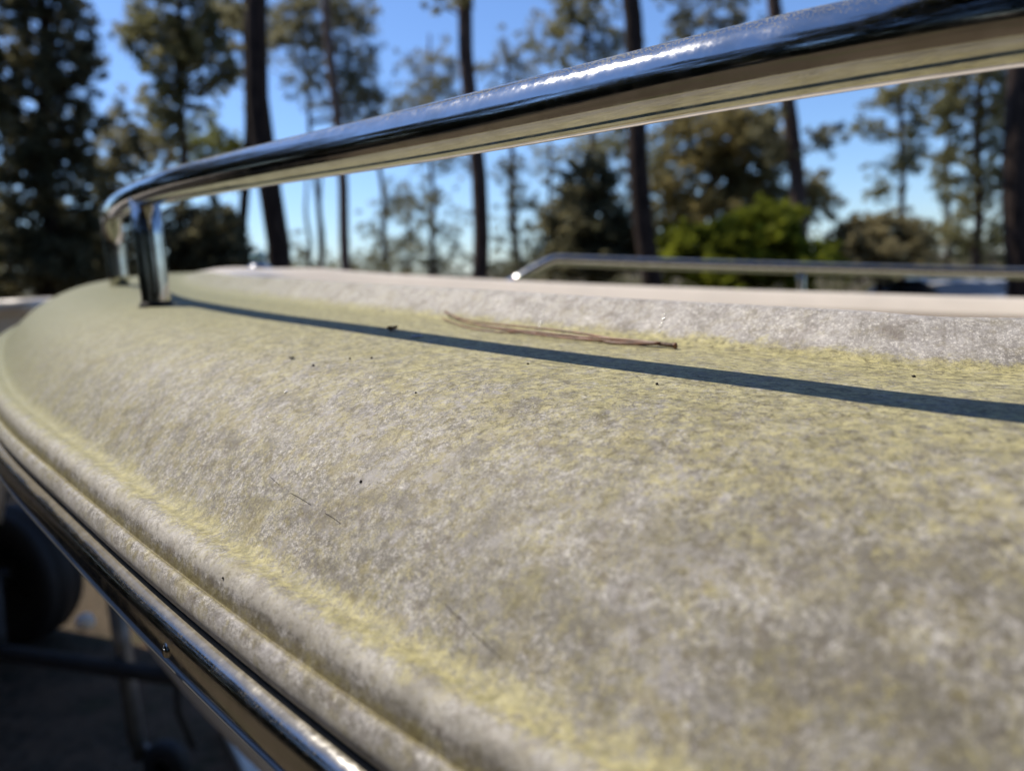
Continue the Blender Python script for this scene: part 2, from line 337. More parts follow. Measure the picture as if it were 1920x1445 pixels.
e = bend[-1]; zdeck = C3[ie, 2]+HC
bend += [Vector((e.x, e.y, e.z-(e.z-zdeck)*f+.0)) for f in (.4, .75, 1.06)]
first = pts[0]; back = [Vector((first.x+.03, first.y-.012, first.z-.012)), Vector((first.x+.05, first.y-.02, first.z-.05)), Vector((first.x+.055, first.y-.022, first.z-.125))][::-1]
i2 = near_idx(-.452, .605); i3 = near_idx(.45, -.09)
def leg_pts(i):
    return Vector(off(ru(i), hrail(i)-.004, i)), Vector(off(ru(i), .0005, i))
_q = at(322, 571, .69); i2 = min(range(len(C3)), key=lambda i: (off(ru(i), 0, i)[0]-_q.x)**2+(off(ru(i), 0, i)[1]-_q.y)**2); tL, bL = leg_pts(i2)
nr = rail(back+pts+bend, [(tL, bL, .0125), (*leg_pts(i3), .0125)])
nr['label'] = 'near bow rail crossing in front, stainless and dusty on top'
HF = .068
j0 = near_idx(-.02, 1.82, IB); j1 = near_idx(2.6, 1.5, IB)
fp = [Vector(off(RU, HF, j)) for j in range(j0+14, j1, 4)]
st = Vector(off(RU, -.004, j0)); k1 = fp[0]
dirf = (fp[1]-fp[0]).normalized(); c0 = fp[0]-dirf*.015
arc = [c0.lerp(st, t) for t in (.32, .6, 1.05)][::-1]
q0 = arc[-1]; arc += [(q0*(1-t)**2+c0*2*t*(1-t)+k1*t*t) for t in (.2, .4, .6, .8)]
jl = near_idx(.66, 1.81, IB); jm = near_idx(1.7, 1.68, IB)
fr = rail(arc+fp+[fp[-1]+Vector((.06, -.02, -.02)), fp[-1]+Vector((.1, -.03, -.09))], [(Vector(off(RU, HF-.003, j)), Vector(off(RU+.004, 0, j)), .0095) for j in (jl, jm)], r=.0127)
fr['label'] = 'far bow rail with slanted front end and sun glint'
# bow light / cleat
bp = at(487, 515, 1.52); bp.z = HC+.022
mb = MB(); mb.lathe(bp, (0, 0, 1), [(.026, -.03), (.026, .004), (.022, .010), (.014, .014), (.012, .020)], 24); bl = mb.build('bow_light', M['steel'], boat)
mb = MB(); mb.lathe(bp+Vector((0, 0, .018)), (0, 0, 1), [(.014, 0), (.016, .006), (.015, .014), (.010, .020), (.001, .023)], 24); g = mb.build('light_lens', M['lens']); g.parent = bl

# ---- small things lying on the deck
def on_deck(px, py, Y0=.3, lift=0.):
    """first hit of the pixel's ray with the deck sheet"""
    bpy.context.view_layer.update(); dg = bpy.context.evaluated_depsgraph_get()
    dvec = (at(px, py, 1)-CAMLOC).normalized()
    ok, loc, nrm, _ = DECK.ray_cast(DECK.matrix_world.inverted() @ CAMLOC, dvec)
    if not ok: return None, None
    if nrm.dot(dvec) > 0: nrm = -nrm
    return loc+nrm*lift, nrm
DECK = d
def trail(pix, lift, r, name, mat, parent=None, n=6, taper=None):
    P = []
    for k, (x, y) in enumerate(pix):
        l = lift[k] if hasattr(lift, '__len__') else lift
        p, nm = on_deck(x, y, lift=l)
        if p is not None: P.append(p)
    P = [Vector(v) for v in spl([tuple(p) for p in P], 6)]
    mb = MB(); rr = [r]*len(P) if taper is None else [r*(taper[0]+(taper[1]-taper[0])*i/(len(P)-1)) for i in range(len(P))]
    mb.tube(P, rr, n); o = mb.build(name, mat)
    if parent: keep(o, parent)
    return o
M['needle'] = simple('dry_pine_needle', (.17, .075, .036), .45, var=.4, scale=120)
M['sheath'] = simple('dark_sheath', (.07, .04, .025), .7, var=.5, scale=500)
M['bud'] = simple('brown_bud_scale', (.40, .19, .05), .6, var=.4, scale=300)
M['white_fleck'] = simple('pale_petal', (.62, .60, .66), .6)
M['speck'] = simple('black_grit', (.015, .012, .01), .8)
M['hair'] = simple('dark_fibre', (.035, .025, .018), .7)
p0, _ = on_deck(1262, 655, lift=.001)
fas = empty('pine_needle_bundle', p0, 'dry reddish brown bundle of pine needles lying between the rail shadow and the raised coaming', 'pine needles')
trail([(1238, 650.5), (1160, 643), (1080, 632), (1000, 625), (925, 615), (870, 604), (836, 592)], [.0020, .0018, .0026, .0034, .0026, .002, .003], .00078, 'needle', M['needle'], fas, taper=(1, .6))
trail([(1238, 651.5), (1160, 646), (1080, 641), (1000, 632), (925, 620), (870, 608), (838, 588)], [.0020, .0016, .0016, .0018, .0018, .0018, .002], .00078, 'needle', M['needle'], fas, taper=(1, .55))
trail([(1238, 652.5), (1160, 648), (1080, 637), (1000, 629), (930, 626), (870, 616), (830, 602)], [.0020, .0012, .0012, .0014, .0012, .0012, .002], .00072, 'needle', M['needle'], fas, taper=(1, .55))
trail([(1238, 652), (1170, 645), (1090, 638), (1010, 630), (930, 619), (880, 612)], [.0022, .0024, .002, .0022, .0018, .0022], .00070, 'needle', M['needle'], fas, taper=(1, .6))
trail([(1234, 651), (1243, 652), (1254, 653.5), (1266, 654.5)], .0018, .0012, 'sheath', M['sheath'], fas, n=10, taper=(.75, 1.1))
p, nm = on_deck(1267, 655, lift=.0019)
mb = MB(); mb.lathe(p, Vector((1, -.45, .1)), [(.0002, .0008), (.0011, .0006), (.0016, .0001), (.0013, -.0012)], 12); mb.build('sheath_base', M['needle'], fas)
def flake(px, py, size, name, mat, label, cat, group=None, asp=.5, curl=.4, lift=.0004, ang=0.):
    p, nm = on_deck(px, py, lift=lift)
    if p is None: return
    V = []; nx, ny = 8, 5
    for top in (0, 1):
        for i in range(nx):
            for j in range(ny):
                u = i/(nx-1)*2-1; v = (j/(ny-1)*2-1)*math.sqrt(max(.06, 1-u*u))
                V.append(Vector((u*size, v*size*asp, size*curl*(u*u*.8+v*v*.7+.15*math.sin(5*u+px))+top*size*.07)))
    q = nm.to_track_quat('Z', 'Y').to_matrix() @ Matrix.Rotation(ang, 3, 'Z')
    Fc = [(i*ny+j, (i+1)*ny+j, (i+1)*ny+j+1, i*ny+j+1) for i in range(nx-1) for j in range(ny-1)]
    k = nx*ny; Fc += [tuple(k+a for a in f[::-1]) for f in Fc]
    rim = [i*ny for i in range(nx)]+[(nx-1)*ny+j for j in range(1, ny)]+[i*ny+ny-1 for i in range(nx-2, -1, -1)]+[j for j in range(ny-2, 0, -1)]
    Fc += [(rim[a], rim[(a+1) % len(rim)], k+rim[(a+1) % len(rim)], k+rim[a]) for a in range(len(rim))]
    o = mesh(name, V, Fc, mat); o.location = p; o.rotation_euler = q.to_euler()
    return tag(o, label, cat, group)
flake(736, 621, .0052, 'bud_scale', M['bud'], 'small curled orange brown bud scale at the upper edge of the rail shadow', 'bud scale', asp=.45, curl=.55, ang=.4)
flake(781, 633, .0034, 'petal_fleck', M['white_fleck'], 'tiny pale lilac fleck lying in the rail shadow beside the bud scale', 'petal', asp=.6, curl=.2)
flake(548, 673, .0022, 'seed_husk', M['speck'], 'tiny dark husk on the yellow deck left of the other black specks', 'husk', asp=.4, curl=.3)
SPK = [(1232, 721, .0006), (588, 686, .0007), (656, 673, .0006), (697, 672, .0006), (990, 683, .0005), (1713, 707, .0007), (780, 737, .0004), (419, 1083, .0004), (677, 903, .0005)]
spk = None
SPL = ['just under the rail shadow right of the needles', 'left of the pair of specks above the slope', 'second in the short row on the yellow deck', 'right end of the short row on the yellow deck', 'at the upper edge of the yellow deck centre', 'beside the coaming at the right', 'on the deck below the white fleck', 'on the groove bead at the lower left', 'beside the brown stain on the slope']
for (px, py, r), sl in zip(SPK, SPL):
    p, nm = on_deck(px, py, lift=.0002)
    if p is None: continue
    bm_v = []; mb = MB(); mb.lathe((0, 0, 0), (0, 0, 1), [(r*.5, -r*.4), (r*1.05, 0), (r*.9, r*.5), (r*.45, r*.85), (r*.05, r)], 9)
    mb.v = [(x*(1+random.uniform(-.25, .25)), y*(1+random.uniform(-.25, .25)), z*(1+random.uniform(-.2, .2))) for x, y, z in mb.v]
    o = mb.build('grit_speck', M['speck']); o.location = p; o.rotation_euler = nm.to_track_quat('Z', 'Y').to_euler()
    tag(o, 'tiny black speck '+sl, 'speck', 'black specks of grit on the side deck')
HAIR = [[(545, 924), (560, 932), (583, 946)], [(610, 962), (624, 970), (640, 982)], [(834, 1131), (848, 1146), (868, 1162), (880, 1178)], [(886, 1186), (908, 1204), (938, 1232)], [(506, 893), (515, 901), (524, 909)], [(186, 735), (190, 760), (183, 790)]]
HL = ['straight fibre right of the brown stain on the slope', 'short fibre following the one right of the brown stain', 'long diagonal fibre low on the slope', 'diagonal fibre below the long one, low on the slope', 'very short fibre left of the brown stain', 'upright hooked fibre at the far left of the deck']
for k, h in enumerate(HAIR):
    o = trail(h, .00016, .00008, 'fibre', M['hair'], n=5)
    tag(o, 'thin dark '+HL[k], 'fibre', 'dark plant fibres on the side deck')
# beads of sap on the coaming and glassy grains
dm = N('pale_sap'); dm.set(col=(.86, .83, .74), rough=.12, spec=.9, coat=1.); M['sap'] = dm.m  # opaque pale colour stands in for the white glint of clear drops
def droplets(pts, label, name='sap_drip', cat='sap drops'):
    P = [on_deck(x, y, lift=.0) for x, y, r in pts]; root = empty(name, P[0][0], label, cat)
    for (p, nm), (x, y, r) in zip(P, pts):
        mb = MB(); mb.lathe(p, nm, [(r*1.1, -.0002), (r, r*.15), (r*.8, r*.4), (r*.4, r*.6), (r*.02, r*.66)], 14); mb.build('drop', M['sap'], root)
droplets([(1246, 590, .0009), (1244, 598, .0012), (1242, 606, .0008), (1239, 612, .0011), (1236, 622, .0009)], 'line of clear sap drops down the coaming above the needle sheath')
droplets([(1020, 583, .0009), (1018, 592, .0010), (1014, 605, .0014), (1012, 611, .0010)], 'clear sap drops on the coaming above the middle of the needles')
droplets([(536, 735, .0009), (501, 782, .0007)], 'two glinting drops on the deck near the far end of the side', 'glass_drop')

# ------------------------------------------------------------------ ground
g = N('leaf_litter_ground'); a = g.noise(1.1, 6, .6); b_ = g.noise(22, 6, .7); c_ = g.noise(.25, 3)
col = g.mix(g.ramp(b_, .35, .65), (.035, .029, .021), (.12, .092, .064)); col = g.mix(g.math('MULTIPLY', g.ramp(a, .5, .66), .8), col, (.055, .07, .025)); col = g.mix(g.math('MULTIPLY', g.ramp(c_, .45, .6), .4), col, (.16, .125, .085))
pm = g.t.nodes.new('ShaderNodeVectorMath'); pm.operation = 'DISTANCE'; g.L(g.tc.outputs['Object'], pm.inputs[0]); pm.inputs[1].default_value = (-1.5, 2.7, 0)
sun_patch = g.ramp(g.math('ADD', pm.outputs['Value'], g.math('MULTIPLY', g.noise(2.2, 5, .7), 1.6)), 2.0, 1.55)  # lighter straw-coloured ground by the jack, painted in for sunlit spots
col = g.mix(g.math('MULTIPLY', sun_patch, g.ramp(g.noise(5, 5, .7), .42, .58, .25, 1.)), col, g.mix(b_, (.09, .06, .04), (.21, .14, .09)))
g.set(col=col, rough=.95, spec=.1); g.bump(b_, .8, .03); M['ground'] = g.m
rr = [0, 2, 5, 10, 20, 40, 80, 200, 700]; na = 64; V = [(0, 0, 0)]; Fc = []
for r_ in rr[1:]:
    for j in range(na):
        t = 2*math.pi*j/na; V.append((r_*math.cos(t), r_*math.sin(t), .05*math.sin(t*3+r_)*(r_ > 6)*min(1, r_/20)))
Fc += [(0, 1+j, 1+(j+1) % na) for j in range(na)]
Fc += [(1+k*na+j, 1+(k+1)*na+j, 1+(k+1)*na+(j+1) % na, 1+k*na+(j+1) % na) for k in range(len(rr)-2) for j in range(na)]
tag(mesh('ground', V, Fc, M['ground']), kind='structure')

# ------------------------------------------------------------------ trees
def foliage_mat(name, lo, hi, tr=.3, scale=.9):
    n = N(name); f = n.noise(scale, 3, .6); oi = n.noise(7, 2)
    c = n.mix(n.ramp(f, .3, .7), lo, hi); c = n.mix(n.math('MULTIPLY', n.ramp(oi, .4, .65), .5), c, tuple(x*.55 for x in lo))
    n.set(col=c, rough=.7, spec=.2)
    t = n.t.nodes.new('ShaderNodeBsdfTranslucent'); n.L(c, t.inputs[0]); mx = n.t.nodes.new('ShaderNodeMixShader'); mx.inputs[0].default_value = tr+.26
    n.L(n.b.outputs[0], mx.inputs[1]); n.L(t.outputs[0], mx.inputs[2]); n.L(mx.outputs[0], n.out.inputs[0]); return n.m
M['f_pine'] = foliage_mat('pine_foliage', (.18, .18, .085), (.40, .36, .17), .42)
M['f_dark'] = foliage_mat('dark_evergreen_foliage', (.14, .14, .08), (.34, .31, .175), .42)
M['f_oak'] = foliage_mat('olive_oak_foliage', (.20, .17, .07), (.42, .35, .15), .42)
M['f_lime'] = foliage_mat('fresh_green_foliage', (.15, .18, .022), (.40, .43, .05), .42)
M['f_tan'] = foliage_mat('tan_olive_foliage', (.24, .21, .11), (.44, .38, .21), .38)
M['f_spring'] = foliage_mat('yellow_green_foliage', (.18, .19, .045), (.40, .40, .12), .4)
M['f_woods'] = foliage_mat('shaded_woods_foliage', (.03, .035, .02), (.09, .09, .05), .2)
def bark_mat(name, lo, hi):
    n = N(name); v = n.scale(n.tc.outputs['Object'], (1, 1, .22)); f = n.noise(16, 6, .7, vec=v); n.set(col=n.mix(n.ramp(f, .35, .65), lo, hi), rough=.95, spec=.1); n.bump(f, 1., .05); return n.m
M['bark'] = bark_mat('pine_bark', (.06, .042, .034), (.17, .12, .10))
M['bark_pale'] = bark_mat('pale_pine_bark', (.12, .085, .07), (.27, .20, .165))
M['bark_dark'] = bark_mat('dark_bark', (.03, .023, .02), (.085, .062, .052))
def leafmesh(name, clumps, per, ls, mat, parent, narrow=.30, flat=.75):
    C = np.array([c[:3] for c in clumps]); rad = np.array([c[3] for c in clumps]); n = len(C)*per
    ctr = np.repeat(C, per, 0); rd = np.repeat(rad, per)[:, None]
    dv = RNG.normal(size=(n, 3)); dv /= np.linalg.norm(dv, axis=1)[:, None]; dv[:, 2] *= flat
    pos = ctr+dv*rd*RNG.random((n, 1))**.45
    a = RNG.normal(size=(n, 3)); a /= np.linalg.norm(a, axis=1)[:, None]; b = np.cross(a, RNG.normal(size=(n, 3))); b /= np.linalg.norm(b, axis=1)[:, None]
    sz = ls*(.55+.9*RNG.random((n, 1)))
    V = np.stack([pos-a*sz, pos+b*sz*narrow, pos+a*sz, pos-b*sz*narrow], 1).reshape(-1, 3)
    o = mesh(name, V, np.arange(n*4).reshape(-1, 4), mat, smooth=False)
    if parent is not None: keep(o, parent)
    return o
def tree(name, label, cat, trunk, Y, wpx, blobs, fol, bark='bark', group=None, cl=16, per=34, ls=.066, topz=None, crowntop=None):
    """trunk: photo pixels top and bottom where it shows; blobs: (px,py,rx,ry,n) in photo pixels, depth as wide as rx"""
    a = at(*trunk[0], Y); b = at(*trunk[1], Y); dv = (a-b)/(a.z-b.z); base = b-dv*b.z; base.z = 0
    top = topz if topz else a.z+.3; r0 = wpx/F_PX*Y/2
    root = empty(name, base, label, cat, group)
    k = 14; mb = MB(); P = [];
    for i in range(k):
        t = i/(k-1); z = top*t; q = base+dv*z; wob = r0*.5*math.sin(i*1.3+Y)*(0 < i < k-1); P.append(Vector((q.x+wob, q.y+wob*.5, z-.1*(i == 0))))
    rr_ = [r0*(1.35 if i == 0 else 1.15-.75*(i/(k-1))**1.5*(1 if crowntop or not topz else 1)) for i in range(k)]
    mb.tube(P, rr_, 10); mb.build('trunk', M[bark], root)
    clumps = []; s = Y/F_PX; lb = MB()
    for px, py, rx, ry, n in blobs:
        c = at(px, py, Y)
        cen = []
        for _ in range(n):
            while True:
                v = RNG.uniform(-1, 1, 3)
                if v@v < 1: break
            v = v/np.linalg.norm(v)*np.linalg.norm(v)**.7
            q = (c.x+v[0]*rx*s, c.y+v[1]*min(rx, 120)*s, max(.2, c.z+v[2]*ry*s), cl*s*(.6+.8*RNG.random())); clumps.append(q); cen.append(q)
            for _s in range(3): clumps.append((q[0]+random.gauss(0, cl*s*1.0), q[1]+random.gauss(0, cl*s*1.0), q[2]+random.gauss(0, cl*s*.7), cl*s*random.uniform(.3, .8)))
        for q in cen[::4]:
            zz = min(max(q[2]-.25*abs(q[0]-c.x)-.3, .3), top-.1); o_ = base+dv*zz; o_.z = zz
            mid = (o_+Vector(q[:3]))/2+Vector((0, 0, -.1)); lb.tube([o_, mid, Vector(q[:3])], [max(.02, r0*.22), max(.014, r0*.14), .008], 5, cap=False)
    if crowntop:                                         # crown above the picture
        z0, z1, cr_, n = crowntop
        for _ in range(n):
            z = random.uniform(z0, z1); q = base+dv*z; f = 1-abs((z-(z0+z1)/2)/((z1-z0)/2))**2*.6; t = random.uniform(0, 6.28); r_ = cr_*f*random.uniform(.3, 1)
            c = (q.x+r_*math.cos(t), q.y+r_*math.sin(t), z, .55); clumps.append(c)
            if _ % 3 == 0: lb.tube([Vector((q.x, q.y, z-.5)), Vector(c[:3])], [.05, .015], 5, cap=False)
    if lb.v: tag(lb.build('limbs', M[bark], root), kind='stuff')
    if clumps: leafmesh('crown', clumps, per, ls, M[fol], root)
    return root
PG = 'pines standing beyond the boat'
tree('evergreen_tree', 'tall dense dark evergreen tree filling the left edge of the photo', 'tree', [(80, 0), (90, 540)], 15, 30,
     [(40, 60, 110, 110, 100), (60, 220, 105, 110, 110), (80, 380, 100, 110, 120), (60, 500, 120, 60, 90), (150, 130, 25, 40, 8), (20, -120, 120, 100, 60)], 'f_dark', 'bark_dark', cl=19, per=38, topz=9)
tree('evergreen_tree', 'shorter dark evergreen tree just left of the front rail leg', 'tree', [(215, 250), (222, 540)], 17, 14,
     [(225, 245, 38, 42, 16), (215, 330, 45, 40, 22), (235, 430, 70, 60, 60), (225, 520, 90, 45, 60), (150, 480, 60, 60, 40)], 'f_dark', 'bark_dark', cl=16, topz=5)
tree('broadleaf_tree', 'yellow leaved sapling peeping between the left evergreens above the rail bend', 'tree', [(272, 230), (278, 540)], 20, 8, [(270, 270, 32, 20, 10), (300, 300, 30, 20, 6)], 'f_tan', 'bark_dark', topz=5.6)
tree('pine_tree', 'full olive green pine left of the dark double trunk', 'tree', [(335, 0), (345, 540)], 19, 16,
     [(340, 20, 75, 50, 40), (310, 90, 75, 45, 36), (370, 130, 80, 50, 40), (330, 190, 60, 35, 24), (420, 60, 60, 50, 24), (250, 60, 25, 20, 5), (330, 250, 50, 30, 12), (360, -90, 90, 70, 40)], 'f_pine', 'bark', cl=17, topz=11)
tree('broadleaf_tree', 'light yellow green tree behind the rail left of the double trunk', 'tree', [(395, 180), (398, 540)], 23, 10,
     [(400, 260, 50, 45, 26), (410, 320, 55, 35, 26), (370, 300, 40, 40, 14)], 'f_spring', 'bark_dark', cl=15, topz=7)
tree('evergreen_shrub', 'dark evergreen shrub under the rail right of the oval rail leg', 'shrub', [(395, 380), (400, 540)], 13, 12, [(385, 430, 55, 50, 44), (420, 500, 65, 50, 60), (345, 490, 50, 60, 40)], 'f_dark', 'bark_dark', cl=17, topz=2.4)
tree('pine_tree', 'slim dark pine trunk leaning beside the thick one on the left', 'tree', [(467, 0), (456, 510)], 14, 17, [(470, 60, 60, 40, 10)], 'f_dark', 'bark_dark', topz=12, crowntop=(9, 14, 2, 40))
tree('pine_tree', 'thickest dark pine trunk on the left rising out of the photo', 'tree', [(482, 0), (516, 505)], 12, 38, [], 'f_pine', 'bark_dark', topz=15, crowntop=(10, 16, 2.6, 80))
tree('pine_tree', 'pale slender bare pine trunk right of the thick dark one', 'tree', [(614, 0), (652, 510)], 22, 17, [], 'f_pine', 'bark_pale', topz=19, crowntop=(15, 20, 2.6, 60))
tree('pine_tree', 'dense dark green pine crown behind the pale slender trunk', 'tree', [(566, 60), (606, 510)], 27, 9,
     [(600, 40, 80, 60, 50), (660, 30, 50, 45, 24), (560, 90, 60, 50, 28), (660, 130, 50, 45, 26), (690, 190, 60, 40, 30), (610, 170, 70, 45, 28), (540, 20, 40, 40, 14)], 'f_dark', 'bark', cl=17, topz=12)
tree('pine_tree', 'thin grey pine trunk standing against the sky below the rail', 'tree', [(704, 200), (727, 515)], 30, 11, [(735, 365, 22, 26, 7), (700, 440, 28, 18, 5), (745, 260, 40, 30, 9)], 'f_dark', 'bark', cl=15, topz=9)
tree('pine_tree', 'thin pine trunk with two dark tufts seen under the rail left of the pale one', 'tree', [(570, 300), (582, 512)], 30, 9, [(548, 470, 30, 30, 9), (590, 490, 34, 18, 8)], 'f_dark', 'bark', cl=14, topz=6)
tree('pine_tree', 'round topped olive pine crown between the pale trunk and the central trunk', 'tree', [(806, 90), (812, 512)], 32, 9,
     [(808, 135, 46, 38, 28), (820, 200, 66, 40, 26), (775, 210, 40, 30, 10), (820, 300, 60, 30, 16), (790, 380, 48, 40, 14), (835, 410, 42, 36, 10), (780, 470, 40, 26, 10), (850, 480, 30, 26, 8)], 'f_dark', 'bark', cl=15, topz=11.5)
tree('pine_tree', 'central pine trunk lit pink on its left side', 'tree', [(875, 0), (902, 520)], 17, 27, [(860, -5, 35, 12, 5)], 'f_pine', 'bark', topz=17, crowntop=(11, 18, 2.4, 60))
tree('pine_tree', 'sparse pine just right of the central trunk', 'tree', [(948, 90), (968, 518)], 29, 13,
     [(930, 120, 34, 26, 10), (985, 110, 34, 30, 10), (960, 170, 40, 26, 10), (962, 330, 30, 40, 12), (985, 380, 30, 26, 8), (958, 440, 26, 40, 9), (960, 505, 44, 16, 12)], 'f_dark', 'bark', cl=14, topz=10)
tree('pine_tree', 'loose olive pine crown above the rail left of the broad tilted trunk', 'tree', [(1098, 0), (1120, 520)], 24, 12,
     [(1050, 40, 60, 30, 14), (1120, 20, 60, 40, 18), (1085, 95, 50, 30, 14), (1150, 90, 40, 40, 14), (1010, 65, 26, 18, 5), (1150, 270, 60, 40, 14), (1100, -60, 90, 50, 24)], 'f_pine', 'bark', cl=15, topz=12)
tree('pine_tree', 'broad tilted dark pine trunk right of centre', 'tree', [(1176, 0), (1222, 530)], 14, 35, [], 'f_pine', 'bark_dark', topz=16, crowntop=(9, 17, 2.6, 70))
tree('evergreen_tree', 'round dark evergreen tree right above the bend of the far rail', 'tree', [(1110, 300), (1112, 530)], 16, 14,
     [(1110, 345, 50, 45, 40), (1100, 420, 76, 60, 90), (1100, 490, 88, 40, 70), (1180, 440, 40, 60, 30)], 'f_dark', 'bark_dark', cl=16, per=40, topz=4)
tree('oak_tree', 'spreading olive brown oak behind the far rail', 'tree', [(1368, 180), (1378, 530)], 19, 20,
     [(1330, 250, 90, 50, 70), (1400, 300, 70, 70, 70), (1290, 330, 60, 60, 44), (1350, 390, 100, 50, 70), (1240, 380, 40, 60, 24), (1470, 390, 50, 50, 26), (1525, 370, 34, 46, 18)], 'f_oak', 'bark', cl=17, per=34, topz=6)
tree('pine_tree', 'dark drooping pine crown above the rail right of the broad trunk', 'tree', [(1330, 0), (1338, 520)], 25, 10, [(1290, 60, 50, 35, 16), (1340, 20, 60, 36, 20), (1400, 50, 50, 30, 10), (1300, -40, 80, 40, 20)], 'f_dark', 'bark', cl=14, topz=12)
tree('pine_tree', 'leaning pine trunk right of the oak', 'tree', [(1456, 0), (1511, 540)], 16, 26, [(1544, 258, 26, 14, 6), (1440, 240, 34, 24, 6), (1450, 290, 24, 14, 4)], 'f_dark', 'bark', cl=13, topz=15, crowntop=(9, 16, 2.2, 50))
tree('leafy_bush', 'bright lime green bush lit behind the far rail', 'bush', [(1400, 420), (1400, 530)], 15, 12,
     [(1290, 470, 76, 40, 60), (1390, 450, 76, 44, 70), (1452, 425, 50, 44, 40), (1480, 490, 80, 44, 70), (1350, 510, 100, 30, 50)], 'f_lime', 'bark_dark', cl=15, per=34, topz=1.6)
tree('leafy_bush', 'rounded tan olive bush right of the lime green one', 'bush', [(1645, 430), (1645, 530)], 18, 12,
     [(1610, 445, 55, 36, 50), (1670, 440, 58, 36, 50), (1640, 480, 96, 36, 80), (1715, 470, 30, 30, 16)], 'f_tan', 'bark_dark', cl=14, per=36, topz=2)
tree('pine_tree', 'open pine with level branches right of the leaning trunk', 'tree', [(1690, 130), (1692, 520)], 26, 10,
     [(1700, 175, 40, 22, 16), (1650, 190, 30, 14, 8), (1620, 240, 30, 14, 7), (1690, 240, 44, 20, 16), (1720, 290, 34, 26, 12), (1675, 320, 34, 16, 9), (1645, 355, 30, 10, 7), (1720, 120, 60, 30, 18), (1745, 230, 30, 40, 10)], 'f_pine', 'bark', cl=13, topz=10.5)
tree('pine_tree', 'bushy pine standing left of the dark trunk at the right edge', 'tree', [(1836, 100), (1832, 530)], 22, 14,
     [(1830, 170, 60, 40, 34), (1790, 210, 40, 30, 14), (1860, 250, 40, 40, 20), (1810, 300, 50, 36, 20), (1860, 350, 40, 36, 18), (1800, 380, 44, 30, 14), (1830, 440, 50, 30, 18), (1860, 490, 44, 26, 12), (1780, 140, 40, 20, 10), (1830, 90, 70, 40, 20)], 'f_pine', 'bark', cl=14, topz=11)
tree('pine_tree', 'dark pine trunk cut by the right edge of the photo', 'tree', [(1906, 0), (1912, 545)], 14, 40, [], 'f_pine', 'bark_dark', topz=15, crowntop=(9, 16, 2.4, 60))
tree('pine_tree', 'thin dark pine stem behind the sparse tufts near the left rail end', 'tree', [(598, 260), (606, 512)], 31, 8, [(640, 500, 40, 14, 8)], 'f_dark', 'bark', cl=14, topz=7)
tree('pine_tree', 'sparse young pine under the rail between the two thin stems and the central trunk', 'tree', [(765, 300), (768, 512)], 33, 7, [(768, 400, 40, 40, 14), (750, 460, 50, 30, 14), (800, 500, 50, 16, 14), (690, 495, 46, 18, 14)], 'f_dark', 'bark', cl=13, topz=6)
tree('pine_tree', 'feathery olive pine behind the rail just left of the round dark evergreen', 'tree', [(1030, 240), (1034, 515)], 31, 9, [(1030, 300, 34, 26, 9), (1010, 440, 36, 40, 12), (1000, 500, 50, 18, 16), (1120, 280, 60, 36, 22)], 'f_pine', 'bark', cl=14, topz=7)
tree('pine_tree', 'pine behind the rail between the broad trunk and the oak', 'tree', [(1245, 200), (1250, 520)], 30, 12, [(1250, 270, 50, 40, 20), (1240, 330, 44, 40, 18), (1200, 300, 36, 40, 12), (1420, 230, 50, 30, 14)], 'f_pine', 'bark', cl=14, topz=8)
tree('pine_tree', 'tall thin pine in the gap right of the bushy right hand pine', 'tree', [(1776, 150), (1778, 520)], 28, 8, [(1770, 180, 30, 40, 12), (1785, 330, 26, 50, 12), (1765, 450, 34, 40, 14), (1890, 200, 26, 60, 12), (1885, 420, 26, 50, 12)], 'f_pine', 'bark', cl=13, topz=10)
# low scrub far off and woods round the lot
cl_ = []
for px in range(-60, 2000, 14):
    for _ in range(4):
        Yd = random.uniform(27, 34); p = at(px+random.uniform(-8, 8), 500, Yd); h = (1.9 if 500 < px < 1000 else 2.4)*random.uniform(.3, 1.1); cl_.append((p.x, Yd, h*1.35*random.random()+.2, random.uniform(.35, .7)))
o = leafmesh('scrub', cl_, 30, .14, M['f_dark'], None); tag(o, 'low dark scrub along the far edge of the lot', 'scrub', kind='stuff')
cl_ = []
for k in range(1500):
    t = random.uniform(R(112), R(424)); t = t if True else 0
    az = t                                             # clockwise from straight ahead: right side, behind and left side
    if R(318) < az % (2*math.pi) or az % (2*math.pi) < R(62): continue
    bh = R(110) < az % 6.2832 < R(240); r_ = random.uniform(8.5, 15) if bh else random.uniform(11, 19); zz = random.uniform(.3, 16 if bh else 9.5)*random.random()**.3
    cl_.append((r_*math.sin(az), r_*math.cos(az), zz, random.uniform(.8, 1.6)))
for k in range(760):                                   # unseen pine crowns high up behind the viewer, added to cut blue sky light
    t = random.uniform(R(55), R(232)); r_ = random.uniform(2., 12); cl_.append((r_*math.sin(t)+.8, r_*math.cos(t)-1.2, random.uniform(10.5, 17), random.uniform(.5, 1.1)))
o = leafmesh('woods', cl_, 60, .32, M['f_woods'], None); tag(o, 'dark mixed woods all round the lot behind the boat, with unseen crowns added overhead', 'woods', kind='stuff')

